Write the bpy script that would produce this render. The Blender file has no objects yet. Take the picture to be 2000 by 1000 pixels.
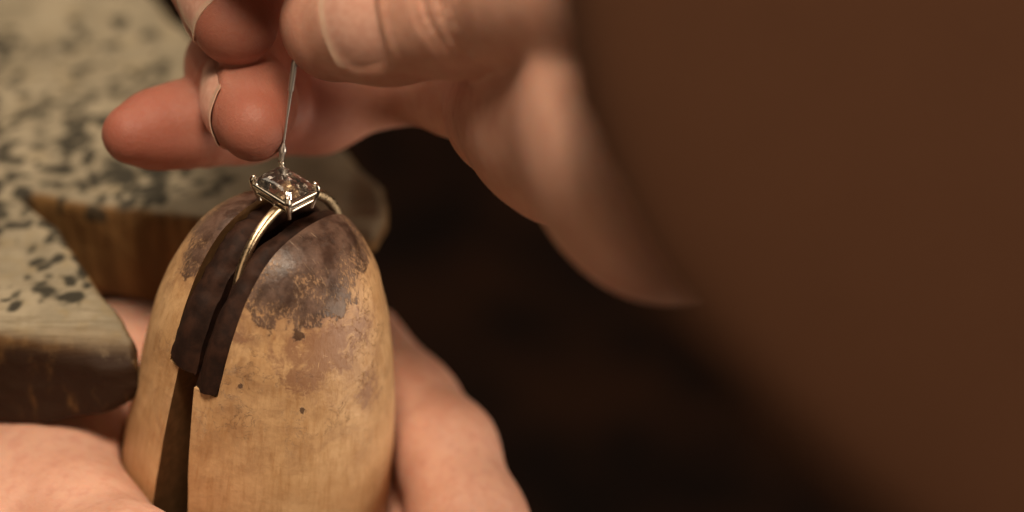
import bpy, bmesh, math, random
import numpy as np
from mathutils import Vector, Matrix

# ------------------------------------------------------------------ camera, light, exposure
MM = 0.001                      # everything below is laid out in millimetres
PITCH = math.radians(35)
DIST, PXMM = 350.0, 16.0        # focus distance; picture pixels per mm at the focus distance
FX = np.array([1.0, 0, 0])
FU = np.array([0, math.sin(PITCH), math.cos(PITCH)])
FF = np.array([0, math.cos(PITCH), -math.sin(PITCH)])
CAM = -DIST * FF + (444 / PXMM) * FX - (139 / PXMM) * FU      # the stone's girdle is the origin

scn = bpy.context.scene
col = scn.collection
cd = bpy.data.cameras.new('camera')
cam = bpy.data.objects.new('camera', cd)
col.objects.link(cam)
cam.location = Vector(CAM) * MM
cam.rotation_euler = (math.pi / 2 - PITCH, 0, 0)
cd.sensor_width = 36
cd.lens = 36 * DIST / (2000 / PXMM)
cd.clip_start, cd.clip_end = 0.005, 20
cd.dof.use_dof = True
cd.dof.focus_distance = (DIST + 1.0) * MM
cd.dof.aperture_fstop = cd.lens / 14.0
scn.camera = cam

world = bpy.data.worlds.new('World')
scn.world = world
world.use_nodes = True
world.node_tree.nodes['Background'].inputs[0].default_value = (1.0, 0.62, 0.36, 1)
world.node_tree.nodes['Background'].inputs[1].default_value = 0.014


def area(name, loc, aim, size, power, color, size_y=None):
    ld = bpy.data.lights.new(name, 'AREA')
    ld.energy, ld.color, ld.size = power, color, size * MM
    if size_y:
        ld.shape = 'RECTANGLE'
        ld.size_y = size_y * MM
    o = bpy.data.objects.new(name, ld)
    col.objects.link(o)
    o.location = Vector(loc) * MM
    o.rotation_euler = (Vector(aim) - Vector(loc)).to_track_quat('-Z', 'Y').to_euler()
    return o


area('bench_lamp', (35, -185, 600), (0, 0, -10), 190, 5.3, (1.0, 0.82, 0.62), 150)
area('front_fill', (-130, -380, 80), (10, 0, -10), 420, .32, (1.0, 0.70, 0.46))  # added soft fill from the front left for clamp and sleeve edge
area('bench_bounce', (310, -50, -60), (0, 0, -15), 200, .75, (1.0, 0.82, 0.64))  # area light in place of a bright bench surface at lower right
area('rear_fill', (-170, 260, 520), (-20, 10, -20), 480, 1.7, (1.0, 0.82, 0.62))  # added back light for glints in the stone and the pin top

scn.view_settings.view_transform = 'Standard'
scn.view_settings.look = 'None'
scn.view_settings.exposure = -0.1
scn.view_settings.gamma = 1.0
scn.render.engine = 'CYCLES'
scn.cycles.use_denoising = True
scn.cycles.max_bounces = 14
scn.cycles.transmission_bounces = 12
scn.cycles.caustics_reflective = False
scn.cycles.sample_clamp_indirect = 4.0


def P(px, py, dep=0.0):
    """millimetre position of a point of the photograph that lies dep mm behind the focus distance"""
    s = (DIST + dep) / DIST
    return CAM + FF * (DIST + dep) + s * ((px - 1000) / PXMM * FX + (500 - py) / PXMM * FU)


def on_plane(px, py, z):
    a, b = P(px, py, 0), P(px, py, 100)
    t = (z - a[2]) / (b[2] - a[2])
    return a + t * (b - a)


# ------------------------------------------------------------------ object helpers
def obj(name, me, mat, parent=None, label=None, cat=None, group=None, kind=None):
    o = bpy.data.objects.new(name, me)
    col.objects.link(o)
    if mat:
        me.materials.append(mat)
    if parent:
        o.parent = parent
    for k, v in (('label', label), ('category', cat), ('group', group), ('kind', kind)):
        if v:
            o[k] = v
    return o


def empty(name, loc, rot, label, cat):
    o = bpy.data.objects.new(name, None)
    col.objects.link(o)
    o.location = Vector(loc) * MM
    o.rotation_euler = rot
    o.empty_display_size = 0.005
    o['label'], o['category'] = label, cat
    return o


def mesh(name, verts, faces, smooth=True, sharp=None):
    me = bpy.data.meshes.new(name)
    v = np.asarray(verts, float) * MM
    me.from_pydata(v.tolist(), [], [tuple(f) for f in faces])
    me.update()
    if smooth:
        me.shade_smooth()
        if sharp:
            me.set_sharp_from_angle(angle=math.radians(sharp))
    return me


def bm_mesh(name, bm, sharp=35):
    bmesh.ops.recalc_face_normals(bm, faces=bm.faces)
    me = bpy.data.meshes.new(name)
    for v in bm.verts:
        v.co *= MM
    bm.to_mesh(me)
    bm.free()
    me.shade_smooth()
    me.set_sharp_from_angle(angle=math.radians(sharp))
    return me


# ------------------------------------------------------------------ signed distance modelling
def value_noise(p, seed=0):
    """cheap smooth 3-D noise in -1..1 for arrays of points (..., 3)"""
    i = np.floor(p).astype(np.int64)
    f = (p - i).astype(np.float32)
    f = f * f * (3 - 2 * f)

    def h(a, b, c):
        n = (a * 374761393 + b * 668265263 + c * 2147483647 + seed * 974711) & 0x7fffffff
        n = ((n ^ (n >> 13)) * 1274126177) & 0x7fffffff
        return ((n ^ (n >> 16)) & 0xffff).astype(np.float32) / 32767.5 - 1
    x, y, z = i[..., 0], i[..., 1], i[..., 2]
    r = 0
    for dx in (0, 1):
        for dy in (0, 1):
            for dz in (0, 1):
                w = (f[..., 0] if dx else 1 - f[..., 0]) * (f[..., 1] if dy else 1 - f[..., 1]) * (f[..., 2] if dz else 1 - f[..., 2])
                r = r + w * h(x + dx, y + dy, z + dz)
    return r


class Field:
    """a sampled distance field: union in tapered limbs, carve, then turn into a mesh"""

    def __init__(self, lo, hi, h):
        self.lo, self.h = np.array(lo, float), h
        self.n = np.ceil((np.array(hi) - self.lo) / h).astype(int) + 1
        self.d = np.full(self.n, 50.0, np.float32)

    def box(self, pts, pad):
        a = np.clip(np.floor((np.min(pts, 0) - pad - self.lo) / self.h).astype(int), 0, self.n - 1)
        b = np.clip(np.ceil((np.max(pts, 0) + pad - self.lo) / self.h).astype(int) + 1, 1, self.n)
        return tuple(slice(i, j) for i, j in zip(a, b))

    def pts(self, sl):
        ax = [self.lo[k] + self.h * np.arange(sl[k].start, sl[k].stop) for k in range(3)]
        return np.stack(np.meshgrid(*ax, indexing='ij'), -1).astype(np.float32)

    def full(self):
        return tuple(slice(0, int(k)) for k in self.n)

    def smin(self, sl, d, k):
        a = self.d[sl]
        hh = np.maximum(k - np.abs(a - d), 0) / k
        self.d[sl] = np.minimum(a, d) - hh * hh * k * 0.25

    def limb(self, chain, k_in, k_out, extra=None, squash=None):
        """chain of (point, radius): one smooth tapered limb, merged into the field with radius k_out"""
        c = [np.array(p) for p, _ in chain]
        sl = self.box(c, max(r for _, r in chain) + 4)
        p = self.pts(sl)
        if squash:
            w_, c_, f_ = squash
            p = p + ((1 / f_ - 1) * ((p - c_) @ w_))[..., None] * w_
            chain = [(q + (1 / f_ - 1) * ((q - c_) @ w_) * w_, r) for q, r in chain]
        d = None
        for (a, ra), (b, rb) in zip(chain[:-1], chain[1:]):
            a, b = np.array(a, np.float32), np.array(b, np.float32)
            ab = b - a
            t = np.clip(((p - a) @ ab) / (ab @ ab), 0, 1)
            e = np.linalg.norm(p - a - t[..., None] * ab, axis=-1) - (ra + (rb - ra) * t)
            if d is None:
                d = e
            else:
                hh = np.maximum(k_in - np.abs(d - e), 0) / k_in
                d = np.minimum(d, e) - hh * hh * k_in * 0.25
        if extra:
            d = extra(p, d)
        if squash:
            d = d * .5
        self.smin(sl, d.astype(np.float32), k_out)

    def to_arrays(self):
        d, n = self.d, self.n
        s = d < 0
        cs = sum(s[i:n[0] - 1 + i, j:n[1] - 1 + j, k:n[2] - 1 + k].astype(np.int8) for i in (0, 1) for j in (0, 1) for k in (0, 1))
        act = (cs > 0) & (cs < 8)
        idx = np.full(act.shape, -1, np.int64)
        cells = np.argwhere(act)
        idx[act] = np.arange(len(cells))
        acc = np.zeros((len(cells), 3))
        cnt = np.zeros(len(cells))
        cr = [(i, j, k) for i in (0, 1) for j in (0, 1) for k in (0, 1)]
        for a in cr:
            for ax in range(3):
                if a[ax]:
                    continue
                b = list(a)
                b[ax] = 1
                va = d[cells[:, 0] + a[0], cells[:, 1] + a[1], cells[:, 2] + a[2]]
                vb = d[cells[:, 0] + b[0], cells[:, 1] + b[1], cells[:, 2] + b[2]]
                m = (va < 0) != (vb < 0)
                t = np.where(m, va / np.where(m, va - vb, 1), 0)
                q = np.tile(np.array(a, float), (len(cells), 1))
                q[:, ax] += t
                acc[m] += q[m]
                cnt[m] += 1
        v = self.lo + self.h * (cells + acc / cnt[:, None])
        faces = []
        for ax in range(3):
            o1, o2 = (ax + 1) % 3, (ax + 2) % 3
            A = [slice(1, -1)] * 3
            A[ax] = slice(0, n[ax] - 1)
            B = list(A)
            B[ax] = slice(1, n[ax])
            sa, sb = s[tuple(A)], s[tuple(B)]
            for flip, m in ((False, sa & ~sb), (True, ~sa & sb)):
                e = np.argwhere(m)
                e[:, o1] += 1
                e[:, o2] += 1
                q = []
                for da, db in ((1, 1), (0, 1), (0, 0), (1, 0)):
                    c = e.copy()
                    c[:, o1] -= da
                    c[:, o2] -= db
                    q.append(idx[c[:, 0], c[:, 1], c[:, 2]])
                q = np.stack(q[::-1] if flip else q, 1)
                faces.append(q)
        return v, np.concatenate(faces)

    def to_mesh(self, name, origin):
        v, f = self.to_arrays()
        me = mesh(name, v - np.array(origin), f.tolist())
        return me, v


# ------------------------------------------------------------------ material helpers
class Mat:
    def __init__(self, name):
        self.m = bpy.data.materials.new(name)
        self.m.use_nodes = True
        self.nt = self.m.node_tree
        self.b = self.nt.nodes['Principled BSDF']
        tc = self.nt.nodes.new('ShaderNodeTexCoord')
        mp = self.nt.nodes.new('ShaderNodeMapping')
        mp.inputs['Scale'].default_value = (1000, 1000, 1000)
        self.nt.links.new(tc.outputs['Object'], mp.inputs['Vector'])
        self.co = mp.outputs[0]

    def put(self, sock, v):
        if isinstance(v, bpy.types.NodeSocket):
            self.nt.links.new(v, sock)
        elif isinstance(v, (tuple, list)) and len(v) == 3 and sock.type == 'RGBA':
            sock.default_value = (*v, 1)
        else:
            sock.default_value = v

    def set(self, **kw):
        for k, v in kw.items():
            self.put(self.b.inputs[k.replace('_', ' ')], v)

    def scaled(self, s, loc=(0, 0, 0), rot=(0, 0, 0)):
        n = self.nt.nodes.new('ShaderNodeMapping')
        n.inputs['Scale'].default_value = s
        n.inputs['Location'].default_value = loc
        n.inputs['Rotation'].default_value = rot
        self.nt.links.new(self.co, n.inputs['Vector'])
        return n.outputs[0]

    def noise(self, scale, detail=4, rough=.55, vec=None, dist=0):
        n = self.nt.nodes.new('ShaderNodeTexNoise')
        n.inputs['Scale'].default_value = scale
        n.inputs['Detail'].default_value = detail
        n.inputs['Roughness'].default_value = rough
        n.inputs['Distortion'].default_value = dist
        self.nt.links.new(vec or self.co, n.inputs['Vector'])
        return n.outputs['Fac']

    def voronoi(self, scale, vec=None, feature='F1'):
        n = self.nt.nodes.new('ShaderNodeTexVoronoi')
        n.feature = feature
        n.inputs['Scale'].default_value = scale
        self.nt.links.new(vec or self.co, n.inputs['Vector'])
        return n.outputs['Distance']

    def math(self, op, a, b=0.0, c=None):
        n = self.nt.nodes.new('ShaderNodeMath')
        n.operation = op
        self.put(n.inputs[0], a)
        self.put(n.inputs[1], b)
        if c is not None:
            self.put(n.inputs[2], c)
        return n.outputs[0]

    def ramp(self, v, lo, hi, a=0.0, b=1.0):
        n = self.nt.nodes.new('ShaderNodeMapRange')
        n.interpolation_type = 'SMOOTHSTEP'
        self.put(n.inputs[0], v)
        for i, q in enumerate((lo, hi, a, b)):
            n.inputs[i + 1].default_value = q
        return n.outputs[0]

    def mix(self, fac, a, b, mode='MIX'):
        n = self.nt.nodes.new('ShaderNodeMix')
        n.data_type = 'RGBA'
        n.blend_type = mode
        self.put(n.inputs[0], fac)
        self.put(n.inputs[6], a)
        self.put(n.inputs[7], b)
        return n.outputs[2]

    def sep(self):
        n = self.nt.nodes.new('ShaderNodeSeparateXYZ')
        self.nt.links.new(self.co, n.inputs[0])
        return n.outputs

    def dist(self, p, vec=None):
        n = self.nt.nodes.new('ShaderNodeVectorMath')
        n.operation = 'DISTANCE'
        self.nt.links.new(vec or self.co, n.inputs[0])
        n.inputs[1].default_value = p
        return n.outputs['Value']

    def attr(self, name):
        n = self.nt.nodes.new('ShaderNodeAttribute')
        n.attribute_name = name
        return n.outputs['Fac']

    def bump(self, h, strength=.3, dist=.1, prev=None):
        n = self.nt.nodes.new('ShaderNodeBump')
        n.inputs['Strength'].default_value = strength
        n.inputs['Distance'].default_value = dist * MM
        self.put(n.inputs['Height'], h)
        if prev:
            self.nt.links.new(prev, n.inputs['Normal'])
        return n.outputs[0]


# ------------------------------------------------------------------ materials
def skin_material():
    m = Mat('skin')
    big = m.noise(.12, 3)
    mid = m.noise(.55, 4, .6)
    c = m.mix(m.ramp(big, .35, .65), (.58, .305, .215), (.66, .375, .275))
    c = m.mix(m.ramp(mid, .42, .75, 0, .42), c, (.50, .205, .145))
    c = m.mix(m.math('MULTIPLY', m.attr('blush_shade'), .85), c, (.27, .066, .040))  # fingertips redder, and darkened further to stand in for shade
    pores = m.noise(2.4, 4, .7)
    lines = m.noise(1.0, 3, .6, m.scaled((4.5, 1.6, 3.2)))
    m.set(Base_Color=c, Roughness=m.ramp(mid, .3, .7, .42, .56), Specular_IOR_Level=.36,
          Subsurface_Weight=.45, Subsurface_Scale=.0008, Subsurface_Radius=(1, .34, .18))
    n = m.bump(pores, .55, .2)
    n = m.bump(lines, .16, .2, n)
    m.set(Normal=n)
    return m.m


def nail_material():
    m = Mat('nail')
    s = m.attr('tip')
    streak = m.noise(1.0, 3, .6)
    c = m.mix(m.ramp(streak, .35, .7), (.62, .33, .25), (.68, .39, .30))
    c = m.mix(m.math('MULTIPLY', s, .45), c, (.60, .46, .33))
    m.set(Base_Color=c, Roughness=.25, Specular_IOR_Level=.55, Subsurface_Weight=.25,
          Subsurface_Scale=.0007, Subsurface_Radius=(1, .45, .3), Normal=m.bump(streak, .1, .1))
    return m.m


def clamp_wood():
    m = Mat('worn_boxwood')
    x, y, z = m.sep()
    grain = m.noise(1.0, 6, .62, m.scaled((1.5, 1.5, .13)))
    fine = m.noise(1.0, 5, .7, m.scaled((5, 5, .5)))
    blot = m.noise(.16, 5, .6)
    c = m.mix(m.ramp(blot, .32, .68), (.53, .315, .15), (.65, .415, .215))
    c = m.mix(m.ramp(grain, .42, .78, 0, .65), c, (.40, .20, .07))
    c = m.mix(m.ramp(fine, .55, .8, 0, .30), c, (.33, .16, .06))
    # handling grime: brownish patches below the darkened crown
    grime = m.noise(.22, 7, .68, None, .6)
    low = m.ramp(z, -42, -20)
    g = m.math('MULTIPLY', m.ramp(grime, .43, .66), low)
    c = m.mix(m.math('MULTIPLY', g, .45), c, (.27, .135, .065))
    # fine dark crack-like outlines in the grime
    edge = m.math('ABSOLUTE', m.math('SUBTRACT', m.noise(.45, 6, .7, None, .9), .5))
    ln = m.math('MULTIPLY', m.ramp(edge, .012, .0), m.math('MULTIPLY', m.ramp(z, -30, -18), m.ramp(m.noise(.25, 2), .5, .6)))
    c = m.mix(m.math('MULTIPLY', ln, .8), c, (.13, .06, .03))
    # the darkened, polished crown with a ragged lower border
    ragged = m.noise(.40, 6, .66, None, .7)
    border = None
    for p, r in CROWN:
        q = m.math('SUBTRACT', m.dist(p), r)
        border = q if border is None else m.math('SMOOTH_MIN', border, q, 1.5)
    border = m.math('ADD', border, m.math('MULTIPLY', m.math('SUBTRACT', ragged, .5), 9.5))
    st = m.math('MULTIPLY', m.ramp(border, .5, -.4), m.ramp(border, 1.0, -3.5, .85, 1.0))
    c = m.mix(m.ramp(border, 3.4, -.6, 0, .42), c, (.25, .125, .065))
    streak = m.noise(1.0, 5, .7, m.scaled((3.4, 3.4, .16), (0, 0, 0), (.12, .1, 0)))
    chip = m.math('MULTIPLY', m.ramp(streak, .52, .57), m.ramp(border, -3.0, -.2))
    st = m.math('MULTIPLY', st, m.math('SUBTRACT', 1.0, m.math('MULTIPLY', chip, .85)))
    stain = m.noise(.55, 8, .72, None, .8)
    gb = None
    for p, r in GRIME:
        q = m.math('SUBTRACT', m.dist(p), r)
        gb = q if gb is None else m.math('SMOOTH_MIN', gb, q, 2.0)
    gb = m.ramp(m.math('ADD', gb, m.math('MULTIPLY', m.math('SUBTRACT', stain, .5), 11.0)), 1.0, -1.6)
    c = m.mix(m.math('MULTIPLY', gb, .85), c, (.27, .135, .075))
    pale = m.math('MULTIPLY', m.ramp(m.noise(.8, 5, .7, m.scaled((1, 1, .6)), 1.2), .60, .70), m.ramp(z, -26, -16))
    c = m.mix(m.math('MULTIPLY', pale, .55), c, (.72, .47, .26))
    for p, r in SPOTS:
        wob = m.math('ADD', m.dist(p), m.math('MULTIPLY', m.math('SUBTRACT', m.noise(.9, 6, .75, None, .6), .5), r * 3.4))
        st = m.math('MAXIMUM', st, m.ramp(wob, r, r * .8, 0, .85))
    tone = m.noise(.35, 5, .62)
    dark = m.mix(m.ramp(tone, .36, .64), (.050, .027, .019), (.135, .080, .058))
    dark = m.mix(m.ramp(m.noise(3.2, 4, .7), .5, .75, 0, .5), dark, (.045, .025, .018))
    # pale scratches across the crown
    sc = None
    for rot, s in (((.2, .3, .6), (.35, 5.5, .5)), ((.9, -.5, .2), (.4, 6.5, .4)), ((.1, .9, 1.7), (.3, 5, .4))):
        v = m.math('MULTIPLY', m.ramp(m.noise(1.0, 2, .5, m.scaled(s, (3, 1, 7), rot)), .69, .74), m.ramp(m.noise(.3, 2), .42, .6))
        sc = v if sc is None else m.math('MAXIMUM', sc, v)
    dark = m.mix(m.math('MULTIPLY', sc, .7), dark, (.42, .28, .17))
    c = m.mix(st, c, dark)
    dent = m.noise(.5, 4, .6)
    n = m.bump(dent, .30, .5)
    n = m.bump(m.math('ADD', fine, m.math('MULTIPLY', grain, .8)), .25, .18, n)
    n = m.bump(m.math('ADD', m.math('MULTIPLY', st, .5), m.math('MULTIPLY', ln, -1.0)), .6, .10, n)
    n = m.bump(m.math('MULTIPLY', sc, st), .4, .1, n)
    rough = m.mix(st, (.42, .42, .42), (.34, .34, .34))
    m.set(Base_Color=c, Roughness=m.math('ADD', rough, m.math('MULTIPLY', m.math('SUBTRACT', tone, .5), .35)), Normal=n,
          Specular_IOR_Level=.45)
    return m.m


def simple(name, c1, c2, scale, rough, bump_s=.3, bump_d=.2, detail=5, **kw):
    m = Mat(name)
    n = m.noise(scale, detail, .62)
    c = m.mix(m.ramp(n, .35, .68), c1, c2)
    m.set(Base_Color=c, Roughness=rough, Normal=m.bump(n, bump_s, bump_d), **kw)
    return m.m


def leather():
    m = Mat('dark_leather')
    n = m.noise(.5, 5, .6)
    f = m.noise(7.0, 4, .7)
    c = m.mix(m.ramp(n, .35, .7), (.015, .0058, .0033), (.042, .0165, .009))
    c = m.mix(m.ramp(f, .58, .75, 0, .5), c, (.04, .02, .012))
    m.set(Base_Color=c, Roughness=.68, Specular_IOR_Level=.22, Normal=m.bump(m.math('ADD', n, m.math('MULTIPLY', f, .5)), .5, .25))
    return m.m


def metal(name, c, rough=.16):
    m = Mat(name)
    n = m.noise(2.5, 3, .6)
    m.set(Base_Color=c, Metallic=1.0, Roughness=m.ramp(n, .3, .7, rough * .8, rough * 1.25))
    return m.m


def gem_material():
    m = Mat('champagne_stone')
    m.set(Base_Color=(.98, .89, .80), Roughness=0.0, IOR=1.95, Transmission_Weight=.98)
    return m.m


def pin_wood():
    m = Mat('bench_pin_wood')
    x, y, z = m.sep()
    side = m.attr('side')
    pit = m.attr('pit')
    burn = m.attr('burn')
    blot = m.noise(.10, 6, .62)
    top = m.mix(m.ramp(blot, .34, .66), (.215, .182, .125), (.34, .287, .20))
    top = m.mix(m.ramp(m.noise(.35, 5, .65), .5, .72, 0, .6), top, (.25, .19, .10))
    cuts = m.noise(1.0, 5, .7, m.scaled((.10, 1.6, .5), (0, 0, 0), (0, 0, .5)))
    top = m.mix(m.ramp(cuts, .54, .66, 0, .55), top, (.15, .115, .07))
    streak = m.noise(1.0, 5, .6, m.scaled((.55, .55, .05)))
    sd = m.mix(m.ramp(streak, .40, .62), (.12, .06, .02), (.20, .108, .038))
    c = m.mix(side, top, sd)
    bs = m.noise(1.0, 5, .65, m.scaled((.4, .4, .16)))
    c = m.mix(m.math('MULTIPLY', burn, m.ramp(bs, .80, .52)), c, (.030, .014, .007))
    c = m.mix(m.ramp(pit, .10, .6, 0, .95), c, (.026, .023, .016))
    m.set(Base_Color=c, Roughness=.66, Normal=m.bump(m.math('ADD', blot, cuts), .6, .5), Specular_IOR_Level=.2)
    return m.m


SPOTS, CROWN, GRIME = [], [], []
M_SKIN, M_NAIL, M_LEATHER = skin_material(), nail_material(), leather()
M_GOLD = metal('pale_gold', (.88, .82, .70), .20)
M_BAND = metal('yellow_gold', (.80, .62, .40), .30)
M_STEEL = metal('tool_steel', (.66, .62, .58), .36)
M_GEM = gem_material()
M_PIN = pin_wood()

# ------------------------------------------------------------------ surroundings: a large dark brown backdrop sheet far below the bench
bg = simple('dark_backdrop_brown', (.0025, .0008, .0003), (.013, .0042, .0014), 40 * .001, .9, Specular_IOR_Level=.1)
v = []
f = []
NX = 120
for j in range(NX + 1):
    for i in range(NX + 1):
        X, Y = -1600 + 3200 * i / NX, -900 + 3400 * j / NX
        v.append((X, Y, -215 + 9 * math.sin(X * .017 + Y * .006) + 6 * math.sin(Y * .023 - X * .004)))
for j in range(NX):
    for i in range(NX):
        a = j * (NX + 1) + i
        f.append((a, a + 1, a + NX + 2, a + NX + 1))
obj('backdrop', mesh('backdrop', v, f), bg, None, 'dark brown backdrop sheet spread far below the bench pin', 'bench skin', None, 'structure')

# ------------------------------------------------------------------ the bench pin with its notch
ZP = -21.0


def poly_sdf(p, poly):
    d = np.full(p.shape[:-1], 1e9)
    s = np.ones(p.shape[:-1])
    n = len(poly)
    for i in range(n):
        a, b = poly[i], poly[i - 1]
        e, w = b - a, p - a
        t = np.clip((w @ e) / (e @ e), 0, 1)
        q = w - t[..., None] * e
        d = np.minimum(d, (q * q).sum(-1))
        c1, c2, c3 = p[..., 1] >= a[1], p[..., 1] < b[1], e[0] * w[..., 1] > e[1] * w[..., 0]
        s = np.where((c1 & c2 & c3) | (~c1 & ~c2 & ~c3), -s, s)
    return s * np.sqrt(d)


def bench_pin():
    px = [(48, 378), (110, 440), (165, 515), (215, 590), (268, 640), (262, 668), (180, 668), (60, 652), (-60, 640), (-330, 640),
          (-330, -60), (100, -130), (240, -75), (320, 5), (372, 62), (440, 120), (560, 190), (690, 270), (748, 330), (760, 395), (740, 440),
          (640, 452), (480, 436), (330, 418), (200, 402)]
    poly = np.array([on_plane(a, b, ZP)[:2] for a, b in px])
    lo, hi = poly.min(0) - 2, poly.max(0) + 2
    F = Field((lo[0], lo[1], ZP - 20), (hi[0], hi[1], ZP + 3), .62)
    p = F.pts(F.full())
    d2 = poly_sdf(p[:, :, 0, :2].astype(float), poly)[..., None]
    tip = on_plane(190, 650, ZP)
    wob = value_noise(p * np.array([.22, .22, .10]), 3) * .55 + value_noise(p * .5, 5) * .18
    # top slopes off and is filed round near the front edge of the near prong
    xx, yy, zz = p[..., 0], p[..., 1], p[..., 2]
    front = np.clip(1 - (yy - tip[1] + 1) / 7.0, 0, 1)
    ztop = ZP - 3.6 * front ** 2 + value_noise(np.stack([xx * .08, yy * .08, zz * 0], -1), 9) * .35
    tx = np.clip((xx - on_plane(-40, 650, ZP)[0]) / 20.0, 0, 1)
    zbot = ZP - 15.5 + 6.5 * tx * tx * (yy < tip[1] + 14)
    fx = np.clip((xx - on_plane(330, 420, ZP)[0]) / 24.0, 0, 1)
    far = yy >= tip[1] + 14
    zbot = zbot + 10.5 * fx * far
    ztop = ztop - 2.6 * np.clip((fx - .55) / .45, 0, 1) ** 2 * far
    dz = np.maximum(zz - ztop, zbot - zz)
    a = np.maximum(d2 + wob + 1.6, 0)
    b = np.maximum(dz + 1.6, 0)
    F.d = (np.sqrt(a * a + b * b) + np.minimum(np.maximum(d2 + wob + 1.6, dz + 1.6), 0) - 1.6).astype(np.float32)
    org = np.array([poly[9][0], poly[12][1], ZP - 15.5])
    me, vv = F.to_mesh('bench_pin', org)
    rng = np.random.default_rng(4)
    # drill marks and dirt pits on the worn top
    pits = np.zeros(len(vv))
    top = vv[:, 2] > ZP - 2.5
    n1, n2 = value_noise(vv * 1.1, 50) * .75, value_noise(vv * 1.9, 51) * .6
    for k in range(560):
        u = rng.random()
        cx, cy = rng.uniform(-60, 330), 40 + 560 * rng.beta(1.7, 1.5)
        if k > 440:
            cx = rng.uniform(-330, -40)
        elif k > 395:
            cx, cy = rng.uniform(230, 470), rng.uniform(300, 400)
        c = on_plane(cx, cy, ZP)[:2]
        r = rng.uniform(.25, .72) * (1.7 if rng.random() < .2 else 1)
        an = rng.uniform(0, math.pi)
        e = vv[:, :2] - c
        ex = (e[:, 0] * math.cos(an) + e[:, 1] * math.sin(an)) / rng.uniform(1, 1.9)
        ey = -e[:, 0] * math.sin(an) + e[:, 1] * math.cos(an)
        q = np.hypot(ex, ey) / r + n1 * math.cos(k) + n2 * math.sin(k * 1.7)
        pits = np.maximum(pits, np.where(top, np.clip(1.35 - q * .8, 0, 1) * rng.uniform(.55, 1), 0))
    nrm = np.empty(len(vv) * 3, np.float32)
    me.vertices.foreach_get('normal', nrm)
    nz = nrm.reshape(-1, 3)[:, 2]
    side = np.clip((.90 - nz) / .30, 0, 1)
    burn = np.clip((ZP - 1.2 - vv[:, 2]) / 2.0, 0, 1) * np.clip((tip[1] + 6 - vv[:, 1]) / 3, 0, 1)
    for nm, dat in (('pit', pits), ('side', side), ('burn', burn)):
        at = me.attributes.new(nm, 'FLOAT', 'POINT')
        at.data.foreach_set('value', dat.astype(np.float32))
    o = obj('bench_pin', me, M_PIN, None, 'worn speckled wooden bench pin with a notch beside the ring clamp', 'bench pin')
    o.location = Vector(org) * MM


bench_pin()

# ------------------------------------------------------------------ the ring clamp
CL = 112.0                       # length of clamp built
SLOT = math.radians(35)
TILT = math.radians(8)
APEX = np.array([-.1, -.1, -4.1])
PROF = [(0, 0), (.12, 2.5), (.5, 4.9), (1, 6.5), (2, 8.3), (4, 10.2), (6, 11.5), (9, 12.9), (15, 14.7), (22, 15.9), (30, 16.9), (40, 17.7), (55, 18.1), (80, 17.0), (CL - 2, 14.0), (CL, 12.0)]


def prof(d):
    xs, ys = zip(*PROF)
    k = np.searchsorted(xs, d) - 1
    k = min(max(k, 0), len(xs) - 2)

    def slope(i):
        if i <= 0:
            return (ys[1] - ys[0]) / (xs[1] - xs[0])
        if i >= len(xs) - 1:
            return (ys[-1] - ys[-2]) / (xs[-1] - xs[-2])
        a, b = (ys[i] - ys[i - 1]) / (xs[i] - xs[i - 1]), (ys[i + 1] - ys[i]) / (xs[i + 1] - xs[i])
        return 2 * a * b / (a + b) if a * b > 0 else 0
    h = xs[k + 1] - xs[k]
    t = (d - xs[k]) / h
    m0, m1 = slope(k), slope(k + 1)
    return (2 * t**3 - 3 * t**2 + 1) * ys[k] + (t**3 - 2 * t**2 + t) * h * m0 + (-2 * t**3 + 3 * t**2) * ys[k + 1] + (t**3 - t**2) * h * m1


def clamp_solid(grow=0.0, seed=1, rough=.10):
    """the whole turned body before it is sawn in two; top at z = 0"""
    bm = bmesh.new()
    ds = [0.02, .06, .12, .25] + [.5 * 1.09 ** i for i in range(64)]
    ds = [d for d in ds if d < CL - .5] + [CL]
    SEG = 144
    rings = []
    for d in ds:
        r = prof(d) + grow
        ring = []
        for i in range(SEG):
            a = 2 * math.pi * i / SEG
            ring.append((r * math.cos(a), r * math.sin(a), -d + grow))
        rings.append(ring)
    pts = np.array(rings)
    nz = value_noise(pts * .35, seed) * rough + value_noise(pts * np.array([.12, .12, .07]), seed + 1) * rough * 2.2
    pts[..., :2] *= (1 + nz / np.maximum(np.linalg.norm(pts[..., :2], axis=-1), 3))[..., None]
    vs = [[bm.verts.new(p) for p in ring] for ring in pts]
    for a, b in zip(vs[:-1], vs[1:]):
        for i in range(SEG):
            bm.faces.new((a[i], b[i], b[(i + 1) % SEG], a[(i + 1) % SEG]))
    t = bm.verts.new((0, 0, grow))
    for i in range(SEG):
        bm.faces.new((t, vs[0][i], vs[0][(i + 1) % SEG]))
    bm.faces.new(vs[-1][::-1])
    return bm


def cut(bm, co, no, cap=True):
    """keep the side the normal points to"""
    r = bmesh.ops.bisect_plane(bm, geom=bm.verts[:] + bm.edges[:] + bm.faces[:], dist=1e-5, plane_co=co, plane_no=no, clear_inner=True)
    if cap:
        ed = [e for e in r['geom_cut'] if isinstance(e, bmesh.types.BMEdge) and e.is_boundary]
        bmesh.ops.contextual_create(bm, geom=ed)


def merge(bm, other):
    me = bpy.data.meshes.new('tmp')
    other.to_mesh(me)
    other.free()
    bm.from_mesh(me)
    bpy.data.meshes.remove(me)
    bmesh.ops.remove_doubles(bm, verts=bm.verts, dist=1e-3)


CROT = Matrix.Rotation(TILT, 4, 'Y') @ Matrix.Rotation(-SLOT, 4, 'Z')
c_root = empty('ring_clamp', APEX + np.array(CROT @ Vector((0, 0, -CL))), CROT.to_euler(),
               'worn wooden ring clamp with dark leather jaws gripping the ring', 'ring clamp')


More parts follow.
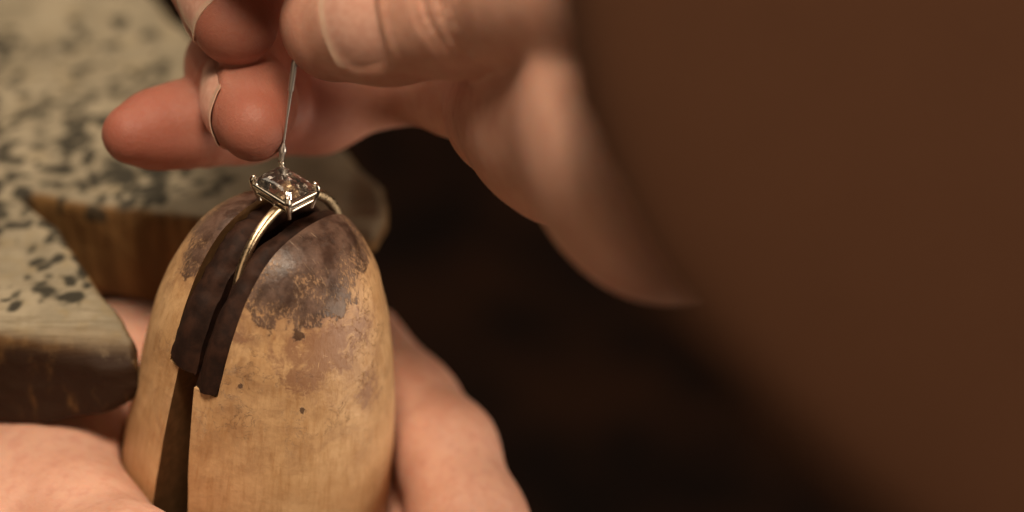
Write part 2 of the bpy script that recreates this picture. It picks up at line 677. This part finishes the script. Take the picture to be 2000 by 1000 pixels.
def ray_to_clamp(px, py):
    """where the picture point falls on the clamp, in its own mm coordinates (top at z=0)"""
    a, b = Vector(P(px, py, -60) - APEX), Vector(P(px, py, 90) - APEX)
    inv = CROT.inverted()
    a, b = inv @ a, inv @ b
    for i in range(1500):
        q = a.lerp(b, i / 1500)
        if q.z < 0 and math.hypot(q.x, q.y) < prof(-q.z):
            return q
    return Vector((0, 0, 5))


for px, py, r in ((583, 656, .75), (660, 604, 1.6), (470, 754, .32), (592, 802, .5)):
    q = ray_to_clamp(px, py)
    SPOTS.append((tuple(q), r))
for lst, pts_ in ((CROWN, ((600, 460, 7.3), (665, 450, 5.4), (550, 565, 4.4), (600, 590, 3.2), (645, 550, 3.6), (425, 430, 5.0), (385, 500, 3.2), (430, 480, 4.0), (480, 400, 5.2), (620, 400, 6.2))),
                  (GRIME, ((640, 680, 4.0), (700, 640, 2.5), (600, 740, 2.6), (570, 690, 2.2), (720, 760, 2.0), (470, 650, 1.5)))):
    for px, py, r in pts_:
        lst.append((tuple(ray_to_clamp(px, py)), r))
CROWN.append(((0, 0, -1), 5.5))
# the clamp's meshes have their origin at its foot, its pattern is measured from its top
SPOTS[:] = [((p[0], p[1], p[2]), r) for p, r in SPOTS]
M_BOX = clamp_wood()
for n in M_BOX.node_tree.nodes:
    if n.type == 'MAPPING' and abs(n.inputs['Scale'].default_value[0] - 1000) < 1:
        n.inputs['Location'].default_value = (0, 0, -CL)

ZL, ZR = -17.4, -18.7            # lower ends of the two leather strips, measured from the top
CREASE = -.1


def jaw(side):
    zp = ZL if side < 0 else ZR
    pad_plane = (-4.5 if side < 0 else 3.5)
    hi = clamp_solid()
    cut(hi, (0, 0, zp), (0, 0, 1), cap=False)
    cut(hi, (pad_plane, 0, 0), (side, 0, .02 * 0), cap=True)
    lo = clamp_solid()
    if side < 0:
        cut(lo, (-2.8, 0, zp), (-1, 0, 0.012))
    else:
        cut(lo, (.15, 0, zp), (1, 0, 0.135))
    cut(lo, (0, 0, zp), (0, 0, -1))
    merge(hi, lo)
    hi.normal_update()
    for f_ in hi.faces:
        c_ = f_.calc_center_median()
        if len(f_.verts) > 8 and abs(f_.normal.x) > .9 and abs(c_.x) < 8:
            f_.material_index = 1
    for v_ in hi.verts:
        v_.co.z += CL
    return bm_mesh('jaw', hi, 40)


M_SAWN = simple('old_shaded_sawn_wood', (.17, .085, .028), (.25, .125, .045), .8, .7)  # old sawn faces, also darkened for the shade inside the slot
for sd_ in (-1, 1):
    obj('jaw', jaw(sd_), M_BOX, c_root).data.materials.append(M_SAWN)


def pad(side):
    bm = clamp_solid(.06, 7, .10)
    zp = ZL if side < 0 else ZR
    outer = (-4.45 if side < 0 else 3.45)
    cut(bm, (outer, 0, 0), (-side, 0, 0))
    cut(bm, (CREASE + side * .60, 0, 0), (side, 0, -0.02))
    cut(bm, (0, 0, zp + .03), (.12 * side * -1, 0, 1) if side > 0 else (0.18, 0, 1))
    ed = [e for e in bm.edges if len(e.link_faces) == 2 and e.calc_face_angle() > math.radians(38)]
    bmesh.ops.bevel(bm, geom=ed, offset=1.05, segments=4, profile=.5, affect='EDGES', clamp_overlap=True)
    a_ = CREASE + side * .60
    for v_ in bm.verts:                                       # pillowed lip that rolls into the crease
        r_ = math.hypot(v_.co.x, v_.co.y)
        t_ = min(max((v_.co.x - a_) / (outer - a_), 0), 1)
        dd = min(max(-v_.co.z, .05), CL - 1)
        if r_ > .5 and prof(dd) - r_ < 1.6:
            sl_ = (prof(dd + .05) - prof(max(dd - .05, .001))) / .1
            nn = Vector((v_.co.x / r_, v_.co.y / r_, sl_)).normalized()
            v_.co += nn * (.42 * math.sin(math.pi * t_ ** .8) - .75 * (1 - t_) ** 3 - 1.15 * min(max((11 - dd) / 7, 0), 1))
    for v_ in bm.verts:
        q = np.array(v_.co[:])[None]
        v_.co.x += float(value_noise(q * .55, 21)[0]) * .20 + float(value_noise(q * 1.6, 22)[0]) * .12
        v_.co.z += float(value_noise(q * .7, 23)[0]) * .30 + CL
    return bm_mesh('jaw_pad', bm, 50)


obj('jaw_pad', pad(-1), M_LEATHER, c_root)
obj('jaw_pad', pad(1), M_LEATHER, c_root)
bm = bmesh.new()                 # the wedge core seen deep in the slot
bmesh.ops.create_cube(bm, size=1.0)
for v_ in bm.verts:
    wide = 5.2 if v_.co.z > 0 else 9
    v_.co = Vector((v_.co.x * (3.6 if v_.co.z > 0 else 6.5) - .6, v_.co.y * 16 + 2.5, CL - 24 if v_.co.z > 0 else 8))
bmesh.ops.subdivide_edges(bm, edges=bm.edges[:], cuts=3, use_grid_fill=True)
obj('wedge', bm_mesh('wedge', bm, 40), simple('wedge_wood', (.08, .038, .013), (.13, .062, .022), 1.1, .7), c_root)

# ------------------------------------------------------------------ the ring
RING_R = 10.4
ring_c = np.array([0.0, 0.0, -2.45 - RING_R])
GEM_ROT = math.radians(-46)
r_root = empty('ring', (0, 0, -2.45 - RING_R), (0, 0, 0), 'gold ring with a rectangular champagne stone held in the leather jaws', 'ring')
RC = ring_c


def sweep_ring():
    n, k = 160, 14
    vs, fs = [], []
    for i in range(n):
        a = 2 * math.pi * i / n
        rad = Vector((math.sin(a), 0, math.cos(a)))          # in the local plane y=0
        w = .52 + .16 * max(0, -math.cos(a))
        for j in range(k):
            b = 2 * math.pi * j / k
            ca, sa = math.cos(b), math.sin(b)
            off = (abs(ca) ** .8) * math.copysign(1, ca) * .68
            side = (abs(sa) ** .8) * math.copysign(1, sa) * w
            q = rad * (RING_R - .2 + off)
            vs.append((q.x, side, q.z))
    for i in range(n):
        for j in range(k):
            fs.append((i * k + j, i * k + (j + 1) % k, ((i + 1) % n) * k + (j + 1) % k, ((i + 1) % n) * k + j))
    vs = np.array(vs)
    an = math.pi / 2 - SLOT - math.radians(1)                # ring plane lies in the slot
    c, s = math.cos(an), math.sin(an)
    return mesh('band', np.stack([vs[:, 0] * c - vs[:, 1] * s, vs[:, 0] * s + vs[:, 1] * c, vs[:, 2]], 1), fs)


obj('band', sweep_ring(), M_BAND, r_root)

GL, GW = 6.7, 4.7                # long and short side of the stone
GM = Matrix.Rotation(GEM_ROT, 4, 'Z')


def gl(x, y, z):
    """setting coordinates (girdle plane at z=0) -> ring coordinates"""
    q = GM @ Vector((x, y, z))
    return (q.x - RC[0], q.y - RC[1], q.z - RC[2])


def octo(l, w, c, z):
    a, b = l / 2, w / 2
    return [(a, -b + c, z), (a, b - c, z), (a - c, b, z), (-a + c, b, z), (-a, b - c, z), (-a, -b + c, z), (-a + c, -b, z), (a - c, -b, z)]


def gem():
    bm = bmesh.new()
    levels = [octo(GL * .60, GW * .60, .55, 1.02), octo(GL * .80, GW * .80, .62, .78), octo(GL, GW, .62, .10), octo(GL, GW, .62, -.10)]
    rows = [[bm.verts.new(gl(*p)) for p in lv] for lv in levels]
    bm.faces.new(rows[0])
    for a, b in zip(rows[:-1], rows[1:]):
        for i in range(8):
            j = (i + 1) % 8
            if a is rows[2]:
                bm.faces.new((a[i], b[i], b[j], a[j]))
            else:
                mid = bm.verts.new((a[i].co + a[j].co) * .26 + (b[i].co + b[j].co) * .24 + Vector((0, 0, .03)))
                for q in ((a[i], b[i]), (b[i], b[j]), (b[j], a[j]), (a[j], a[i])):
                    bm.faces.new((q[0], q[1], mid))
    # brilliant style pavilion: rows of small alternating facets down to a short keel
    rng = random.Random(8)

    def outline(k, n, z, jit):
        pts = []
        l, w = GL * k + 1.3 * (1 - k), GW * k
        per = [(l / 2, -w / 2), (l / 2, w / 2), (-l / 2, w / 2), (-l / 2, -w / 2)]
        tot = 2 * (l + w)
        for q in range(n):
            d = (q + jit) / n * tot
            for e in range(4):
                a, b = per[e], per[(e + 1) % 4]
                le = math.hypot(b[0] - a[0], b[1] - a[1])
                if d <= le or e == 3:
                    t = d / le
                    pts.append((a[0] + (b[0] - a[0]) * t, a[1] + (b[1] - a[1]) * t, z + rng.uniform(-.03, .03)))
                    break
                d -= le
        return pts
    prev = rows[3]
    N = 20
    rings_ = [[bm.verts.new(gl(*p)) for p in outline(k, N, z, .5 * (q % 2))] for q, (k, z) in enumerate(((.92, -.48), (.74, -1.12), (.50, -1.74), (.24, -2.30)))]
    for a, b, sh in ((rings_[0], rings_[1], 0), (rings_[1], rings_[2], 1), (rings_[2], rings_[3], 0)):
        for i in range(N):
            j = (i + 1) % N
            if sh == 0:
                bm.faces.new((a[i], b[i], a[j]))
                bm.faces.new((b[i], b[j], a[j]))
            else:
                bm.faces.new((a[i], b[j], a[j]))
                bm.faces.new((a[i], b[i], b[j]))
    bm.faces.new(rings_[3])
    # stitch the eight girdle corners to the first facet row
    a, b = rows[3], rings_[0]
    ang = lambda v_: math.atan2((GM.inverted() @ v_.co).y * GL / GW, (GM.inverted() @ v_.co).x)
    aa = sorted(a, key=ang)
    bb = sorted(b, key=ang)
    ia = ib = 0
    while ia < len(aa) or ib < len(bb):
        na = ang(aa[ia + 1]) if ia + 1 < len(aa) else (ang(aa[0]) + 2 * math.pi if ia < len(aa) else 99)
        nb = ang(bb[ib + 1]) if ib + 1 < len(bb) else (ang(bb[0]) + 2 * math.pi if ib < len(bb) else 99)
        if ia < len(aa) and (na <= nb or ib >= len(bb)):
            bm.faces.new((aa[ia], bb[ib % len(bb)], aa[(ia + 1) % len(aa)]))
            ia += 1
        else:
            bm.faces.new((aa[ia % len(aa)], bb[ib], bb[(ib + 1) % len(bb)]))
            ib += 1
    bmesh.ops.recalc_face_normals(bm, faces=bm.faces)
    me = bpy.data.meshes.new('stone')
    for v_ in bm.verts:
        v_.co *= MM
    bm.to_mesh(me)
    bm.free()
    return me


obj('stone', gem(), M_GEM, r_root)


def tube(path, radii, k=10, flat=1.0, cap=True):
    """round bar through points"""
    path = [Vector(p) for p in path]
    vs, fs = [], []
    up = None
    for i, p in enumerate(path):
        t = (path[min(i + 1, len(path) - 1)] - path[max(i - 1, 0)]).normalized()
        if up is None:
            up = t.orthogonal().normalized()
        up = (up - t * up.dot(t)).normalized()
        sd = t.cross(up)
        for j in range(k):
            a = 2 * math.pi * j / k
            q = p + (up * math.cos(a) + sd * math.sin(a) * flat) * radii[i]
            vs.append(q[:])
    n = len(path)
    for i in range(n - 1):
        for j in range(k):
            fs.append((i * k + j, i * k + (j + 1) % k, (i + 1) * k + (j + 1) % k, (i + 1) * k + j))
    if cap:
        fs.append(tuple(range(k - 1, -1, -1)))
        fs.append(tuple(range((n - 1) * k, n * k)))
    return vs, fs


def rail(l, w, z, r, hgt):
    """rectangular gallery wire with softened corners"""
    bm = bmesh.new()
    prof_ = [(r * math.cos(math.radians(q)), hgt * math.sin(math.radians(q))) for q in range(0, 360, 36)]
    path = []
    for cx, cy, a0 in ((1, 1, 0), (-1, 1, 90), (-1, -1, 180), (1, -1, 270)):
        for s in range(4):
            a = math.radians(a0 + 30 * s)
            path.append(((l / 2 - .5) * cx + .5 * math.cos(a), (w / 2 - .5) * cy + .5 * math.sin(a), math.cos(a), math.sin(a)))
    rows = []
    for x, y, nx, ny in path:
        rows.append([bm.verts.new(gl(x + nx * a, y + ny * a, z + b)) for a, b in prof_])
    n = len(rows)
    for i in range(n):
        for j in range(10):
            bm.faces.new((rows[i][j], rows[(i + 1) % n][j], rows[(i + 1) % n][(j + 1) % 10], rows[i][(j + 1) % 10]))
    return bm_mesh('gallery_rail', bm, 60)


obj('gallery_rail', rail(GL + .1, GW + .1, -.42, .24, .33), M_GOLD, r_root)
obj('gallery_rail', rail(GL - .55, GW - .55, -1.55, .24, .30), M_GOLD, r_root)
for sx in (-1, 1):
    for sy in (-1, 1):
        tall = .55 if (sx, sy) == (-1, 1) else 0.0            # the far prong is still upright, being pushed over
        a, b = GL / 2 - .02, GW / 2 - .02
        pth = [(a - .55, b - .55, -2.75), (a - .30, b - .30, -1.7), (a - .02, b - .02, -.5), (a + .04, b + .04, .1), (a - .06, b - .06, .45), (a - .20, b - .20, .72), (a - .30, b - .30, .84)]
        rad = [.28, .33, .37, .38, .38, .32, .10]
        if tall:
            pth = [(a - .55, b - .55, -2.75), (a - .30, b - .30, -1.7), (a, b, -.5), (a + .06, b + .06, .1), (a + .02, b + .02, .6), (a - .04, b - .04, .95), (a - .06, b - .06, 1.05)]
        vs, fs = tube([gl(x * sx, y * sy, z) for x, y, z in pth], rad, 12)
        obj('prong', mesh('prong', vs, fs, True, 60), M_GOLD, r_root)
vs, fs = tube([gl(.62, -GW / 2 + .25, -1.60), gl(.62, -GW / 2 + .02, -1.52), gl(.62, -GW / 2 - .10, -1.48)], [.30, .27, .12], 10)
obj('solder_bead', mesh('solder_bead', vs, fs), M_GOLD, r_root)

# ------------------------------------------------------------------ the setting tool
tip = np.array(gl(-(GL / 2 - .06), GW / 2 - .06, 1.0)) + RC
upper = P(573, 140, -3.0)
axis = (upper - tip) / np.linalg.norm(upper - tip)
t_root = empty('setting_tool', tip, (0, 0, 0), 'thin steel setting tool pinched in the fingers, its tip on the prong', 'tool')
seg_tip = [(0, .30), (.12, .36), (.8, .36), (1.05, .44), (1.35, .52), (1.7, .46), (2.1, .26), (2.5, .13)]
seg_needle = [(2.3, .14), (5.5, .16), (8.0, .22), (9.6, .30)]
L0 = float(np.linalg.norm(upper - tip))
seg_shaft = [(L0 - 2.6, .24), (L0 - 2.5, .38), (L0 + 10, .42), (L0 + 22, .6), (L0 + 24, 1.3), (L0 + 60, 1.5), (L0 + 61, 1.1)]
seg_needle[-1] = (L0 - 2.4, .27)
for nm, sg in (('cupped_tip', seg_tip), ('needle', seg_needle), ('shaft', seg_shaft)):
    vs, fs = tube([axis * d for d, _ in sg], [r for _, r in sg], 14)
    obj(nm, mesh(nm, vs, fs, True, 50), M_STEEL, t_root)


# ------------------------------------------------------------------ hands
def unit(a):
    return a / np.linalg.norm(a)


class Nail:
    """a nail lying round the axis of a finger tip"""

    def __init__(self, base, tip_, rb, rt, normal, s0, s1, ang, length_out=0.0, lift=.03):
        self.o, self.d = base, unit(tip_ - base)
        self.L = np.linalg.norm(tip_ - base)
        self.n = unit(normal - self.d * (normal @ self.d))
        self.b = np.cross(self.d, self.n)
        self.rb, self.rt, self.s0, self.s1, self.ang, self.lift = rb, rt, s0, s1, ang, lift

    def sink(self, p, d):
        w = p - self.o
        s = w @ self.d
        an = np.arctan2(w @ self.b, w @ self.n)
        sc, ls = (self.s0 + self.s1) / 2, (self.s1 - self.s0) / 2
        q = (np.abs((s - sc) / ls) ** 2.8 + np.abs(an / self.ang) ** 2.8) ** (1 / 2.8)
        inside = np.clip((1.0 - q) / .10, 0, 1)
        fold = np.exp(-((q - 1.14) / .10) ** 2) * (s < self.s1 - .8)
        return d + .34 * inside - .26 * fold

    def radius(self, s):
        return self.rb + (self.rt - self.rb) * min(max(s / self.L, 0), 1.0)

    def mesh(self, org, F):
        ns, na = 28, 22
        hit = np.zeros((ns + 1, na + 1))
        for i in range(ns + 1):
            for j in range(na + 1):
                u, v_ = 2 * i / ns - 1, 2 * j / na - 1
                s = (self.s0 + self.s1) / 2 + min(u, .82) * .94 * (self.s1 - self.s0) / 2
                an = v_ * .90 * self.ang
                dr = self.n * math.cos(an) + self.b * math.sin(an)
                rs = np.arange(self.rb + 3, 1, -.05)
                q = self.o + self.d * s + dr * rs[:, None]
                g = np.clip(((q - F.lo) / F.h), 0, np.array(F.n) - 2)
                i0 = g.astype(int)
                fr = g - i0
                val = 0
                for a in (0, 1):
                    for b in (0, 1):
                        for c in (0, 1):
                            w = (fr[:, 0] if a else 1 - fr[:, 0]) * (fr[:, 1] if b else 1 - fr[:, 1]) * (fr[:, 2] if c else 1 - fr[:, 2])
                            val = val + w * F.d[i0[:, 0] + a, i0[:, 1] + b, i0[:, 2] + c]
                k = np.argmax(val < 0)
                hit[i, j] = rs[k] if val[k] < 0 else 2
        for _ in range(6):
            pd = np.pad(hit, 1, 'edge')
            hit = (pd[1:-1, 1:-1] * 2 + pd[:-2, 1:-1] + pd[2:, 1:-1] + pd[1:-1, :-2] + pd[1:-1, 2:]) / 6
        vs, tipf = [], []
        for i in range(ns + 1):
            for j in range(na + 1):
                u, v_ = 2 * i / ns - 1, 2 * j / na - 1
                # squircle mapping so that the plate has rounded ends
                uu = u * math.sqrt(1 - .30 * v_ * v_) if u < 0 else u * math.sqrt(1 - .16 * v_ * v_)
                aa = v_ * math.sqrt(1 - .28 * u * u)
                s = (self.s0 + self.s1) / 2 + uu * (self.s1 - self.s0) / 2
                an = aa * self.ang
                r = hit[i, j] + .22 + self.lift - .20 * (abs(aa) ** 4) - .2 * max(0, -u) ** 6
                vs.append(self.o + self.d * s + (self.n * math.cos(an) + self.b * math.sin(an)) * r - org)
                tipf.append(min(max((u - .78 + .05 * v_ * v_) / .07, 0), 1))
        m1 = len(vs)
        for i in range(ns + 1):
            for j in range(na + 1):
                s = (np.array(vs[i * (na + 1) + j]) + org - self.o) @ self.d
                c = self.o + self.d * s - org
                vs.append(vs[i * (na + 1) + j] + unit(c - vs[i * (na + 1) + j]) * .16)
                tipf.append(tipf[i * (na + 1) + j])
        fs = []
        for i in range(ns):
            for j in range(na):
                a = i * (na + 1) + j
                fs.append((a, a + 1, a + na + 2, a + na + 1))
                fs.append((m1 + a + na + 1, m1 + a + na + 2, m1 + a + 1, m1 + a))
        rim = [j for j in range(na + 1)] + [(i + 1) * (na + 1) + na for i in range(ns)] + [ns * (na + 1) + na - 1 - j for j in range(na)] + [(ns - 1 - i) * (na + 1) for i in range(ns - 1)]
        for k in range(len(rim)):
            a, b = rim[k], rim[(k + 1) % len(rim)]
            fs.append((b, a, m1 + a, m1 + b))
        me = mesh('nail', vs, fs, True, 50)
        bm = bmesh.new()
        bm.from_mesh(me)
        bmesh.ops.recalc_face_normals(bm, faces=bm.faces)
        bm.to_mesh(me)
        bm.free()
        at = me.attributes.new('tip', 'FLOAT', 'POINT')
        at.data.foreach_set('value', np.array(tipf, np.float32))
        return me


def V3(x, u, f):
    return x * FX + u * FU + f * FF


def right_hand():
    C = lambda *a: [(P(x, y, d), r) for x, y, d, r in a]
    thumb = C((662, 45, -3, 7.2), (760, 28, -8, 8.0), (890, 0, -14, 8.7), (1080, -45, -25, 10.5), (1340, -20, -42, 15))
    index = C((460, 44, 4, 5.3), (452, -5, 8, 6.1), (425, -80, 13, 6.7), (520, -240, -12, 7.6), (1000, -430, 16, 9), (1330, -300, 6, 12))  # unseen knuckle bent forward to shade the fingertip from the bench lamp
    middle = C((496, 246, 3, 4.4), (486, 202, 8, 5.5), (463, 130, 19, 6.1), (560, -60, 40, 7), (950, -120, 36, 8.2), (1250, -60, 10, 11))
    ringf = C((535, 205, 20, 5.3), (590, 100, 31, 6), (720, -20, 44, 6.8), (1000, 0, 34, 8), (1250, 80, 10, 11))
    little = C((256, 262, 11, 3.7), (305, 253, 14, 4.7), (380, 240, 17, 5.4), (470, 228, 21, 5.7), (620, 210, 25, 5.7), (770, 148, 25, 5.9), (900, 172, 16, 6.0), (1010, 205, 8, 7.5))
    palm = C((1010, 212, 6, 9.3), (1120, 225, -6, 12), (1330, 300, -34, 15.5), (1560, 240, -80, 15), (1950, 0, -110, 8), (2500, -60, -121, 9))
    fill = C((1180, 60, -4, 13), (1330, 150, -30, 17))
    tn = Nail(thumb[2][0], thumb[0][0], 8.7, 7.2, V3(-.10, .10, -1), 4.6, 14.0, math.radians(58))
    inl = Nail(index[2][0], index[0][0], 6.7, 5.3, V3(-.84, .20, -.50), 3.5, 14.0, math.radians(54))
    mnl = Nail(middle[2][0], middle[0][0], 6.1, 4.4, V3(-.98, .04, -.13), 6.5, 16.8, math.radians(52))
    lnl = Nail(little[1][0], little[0][0], 4.7, 3.7, V3(-.5, .0, .75), -1, 5.2, math.radians(42))
    allp = np.array([p for ch in (thumb, index, middle, ringf, little, palm[:5]) for p, _ in ch])
    F = Field(allp.min(0) - 14, allp.max(0) + 14, .52)
    ax = unit(thumb[2][0] - thumb[0][0])

    def thumb_extra(p, d):
        d = tn.sink(p, d)
        s = (p - thumb[0][0]) @ ax
        face = np.clip((p - thumb[1][0]) @ (-FF) / 7 + .25, 0, 1)
        lift = (p - thumb[1][0]) @ FU
        for s0, a, w, lean in ((10.6, .14, .5, .16), (12.0, .34, .42, .14), (13.5, .22, .40, .05), (14.7, .42, .45, -.02), (16.2, .36, .45, -.08), (17.7, .20, .5, -.12), (19.2, .12, .5, -.16)):
            q = s - s0 - 9.0 + lean * lift + .5 * value_noise(p * .25, 61)
            d = d + 2.1 * a * np.exp(-(q / w) ** 2) * face
        d = d - .35 * np.exp(-((s - 23.2) / 3.2) ** 2) * face
        return d
    F.limb(palm[:5], 6, 1)
    F.limb(fill, 6, 6)
    
    def little_extra(p, d):
        d = lnl.sink(p, d)
        a0, a1 = little[0][0], little[4][0]
        s = (p - a0) @ unit(a1 - a0)
        for s0, a in ((8.6, .16), (9.5, .22), (19.5, .25), (20.6, .2)):
            d = d + a * np.exp(-((s - s0 + .35 * value_noise(p * .3, 77)) / .42) ** 2)
        return d
    F.limb(little, 2.5, 1.0, little_extra)
    F.limb(ringf, 3, .5)
    F.limb(middle, 3, .35, mnl.sink)
    F.limb(index, 3, .35, inl.sink)
    F.limb(thumb, 3, 1.2, thumb_extra)
    org = P(1330, 300, -34)
    me, vv = F.to_mesh('hand', org)
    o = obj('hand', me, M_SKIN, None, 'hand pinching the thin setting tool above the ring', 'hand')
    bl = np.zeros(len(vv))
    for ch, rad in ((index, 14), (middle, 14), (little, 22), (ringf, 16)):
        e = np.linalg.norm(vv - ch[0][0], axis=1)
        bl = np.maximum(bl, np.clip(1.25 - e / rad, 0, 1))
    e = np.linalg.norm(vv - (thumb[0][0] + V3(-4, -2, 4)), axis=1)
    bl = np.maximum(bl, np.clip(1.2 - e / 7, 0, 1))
    at = me.attributes.new('blush_shade', 'FLOAT', 'POINT')
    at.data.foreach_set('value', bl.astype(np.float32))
    o.location = Vector(org) * MM
    for n, ch in ((tn, thumb), (inl, index), (mnl, middle), (lnl, little)):
        c0 = np.array([p for p, _ in ch[:3]])
        G = Field(c0.min(0) - 10, c0.max(0) + 10, .5)
        G.limb(ch[:3], 3, 1, n.sink)
        obj('nail', n.mesh(org, G), M_NAIL, o)
    return o, org


def left_hand():
    C = lambda *a: [(P(x, y, d), r) for x, y, d, r in a]
    finger = C((722, 660, 44, 4.6), (800, 795, 37, 6.2), (868, 880, 29, 6.4), (915, 1030, 22, 7.2), (880, 1250, 20, 9))
    second = C((820, 960, 38, 8), (800, 1150, 36, 10), (600, 1400, 40, 14))
    back = C((860, 850, 52, 6), (700, 760, 58, 8), (420, 740, 58, 9), (240, 720, 46, 8), (110, 880, 40, 10))
    thenar = C((245, 735, 38, 4.5), (200, 880, 32, 7.5), (95, 1000, 27, 11), (-40, 1150, 20, 17))
    thumb = C((55, 990, 25, 10), (160, 1050, 14, 8.5), (250, 1130, 2, 8.0), (420, 1230, -4, 7.5))
    body = C((0, 1200, 40, 22), (300, 1350, 48, 24), (700, 1350, 44, 18))
    parts = (finger, second, back, thenar, thumb, body)
    allp = np.array([p for ch in parts for p, _ in ch])
    F = Field(allp.min(0) - 20, allp.max(0) + 20, .75)
    F.limb(body, 8, 1)
    F.limb(back, 6, 5)
    F.limb(thenar, 6, 7)
    F.limb(C((-40, 885, 41, 15), (120, 835, 38, 12), (238, 790, 35, 7)), 6, 8)
    F.limb(thumb, 5, 8)
    F.limb(second, 5, 3)
    F.limb(finger, 4, 2.5)
    # flesh gives way where it presses on the clamp
    p = F.pts(F.full())
    inv = np.array(CROT.inverted().to_3x3(), np.float32)
    q = (p - APEX.astype(np.float32)) @ inv.T
    rr = np.interp(-q[..., 2], [x for x, _ in PROF], [y for _, y in PROF]).astype(np.float32)
    dc = np.hypot(q[..., 0], q[..., 1]) - rr - .05
    a = F.d
    k = 1.2
    hh = np.maximum(k - np.abs(a + dc), 0) / k
    F.d = (np.maximum(a, -dc) + hh * hh * k * .25).astype(np.float32)
    org = P(300, 1350, 48)
    me, vv = F.to_mesh('hand', org)
    o = obj('hand', me, M_SKIN, None, 'hand wrapped round the wooden ring clamp from below', 'hand')
    o.location = Vector(org) * MM


hand, hand_org = right_hand()
left_hand()


# ------------------------------------------------------------------ the sleeve
def sleeve():
    C = lambda *a: [(P(x, y, d), r) for x, y, d, r in a]
    arm = C((1985, 0, -106, 39.5), (2450, -55, -121, 53.5), (3160, 245, -131, 61), (4300, 700, -140, 60))
    allp = np.array([p for p, _ in arm])
    F = Field(allp.min(0) - 60, allp.max(0) + 60, 2.0)

    def folds(p, d):
        ax = unit(arm[1][0] - arm[0][0])
        s = (p - arm[0][0]) @ ax
        w = value_noise(p * .045, 31) * 9
        return d + .25 * np.sin((s + w) * .30) * np.clip((s + 12) / 20, 0, 1) + value_noise(p * .04, 33) * 1.2
    w_ = unit(V3(-.05, .45, -.9))                            # loose sleeve over the forearm, flattened and tilted up for even light
    F.limb([(p, r) for p, r in arm], 10, 1, folds, (w_, arm[1][0], .20))
    me, vv = F.to_mesh('sleeve', hand_org)
    return obj('sleeve', me, simple('brown_wool', (.035, .0138, .0062), (.044, .0178, .0082), .9, .95, .5, .4, Specular_IOR_Level=.1), hand)


sleeve()
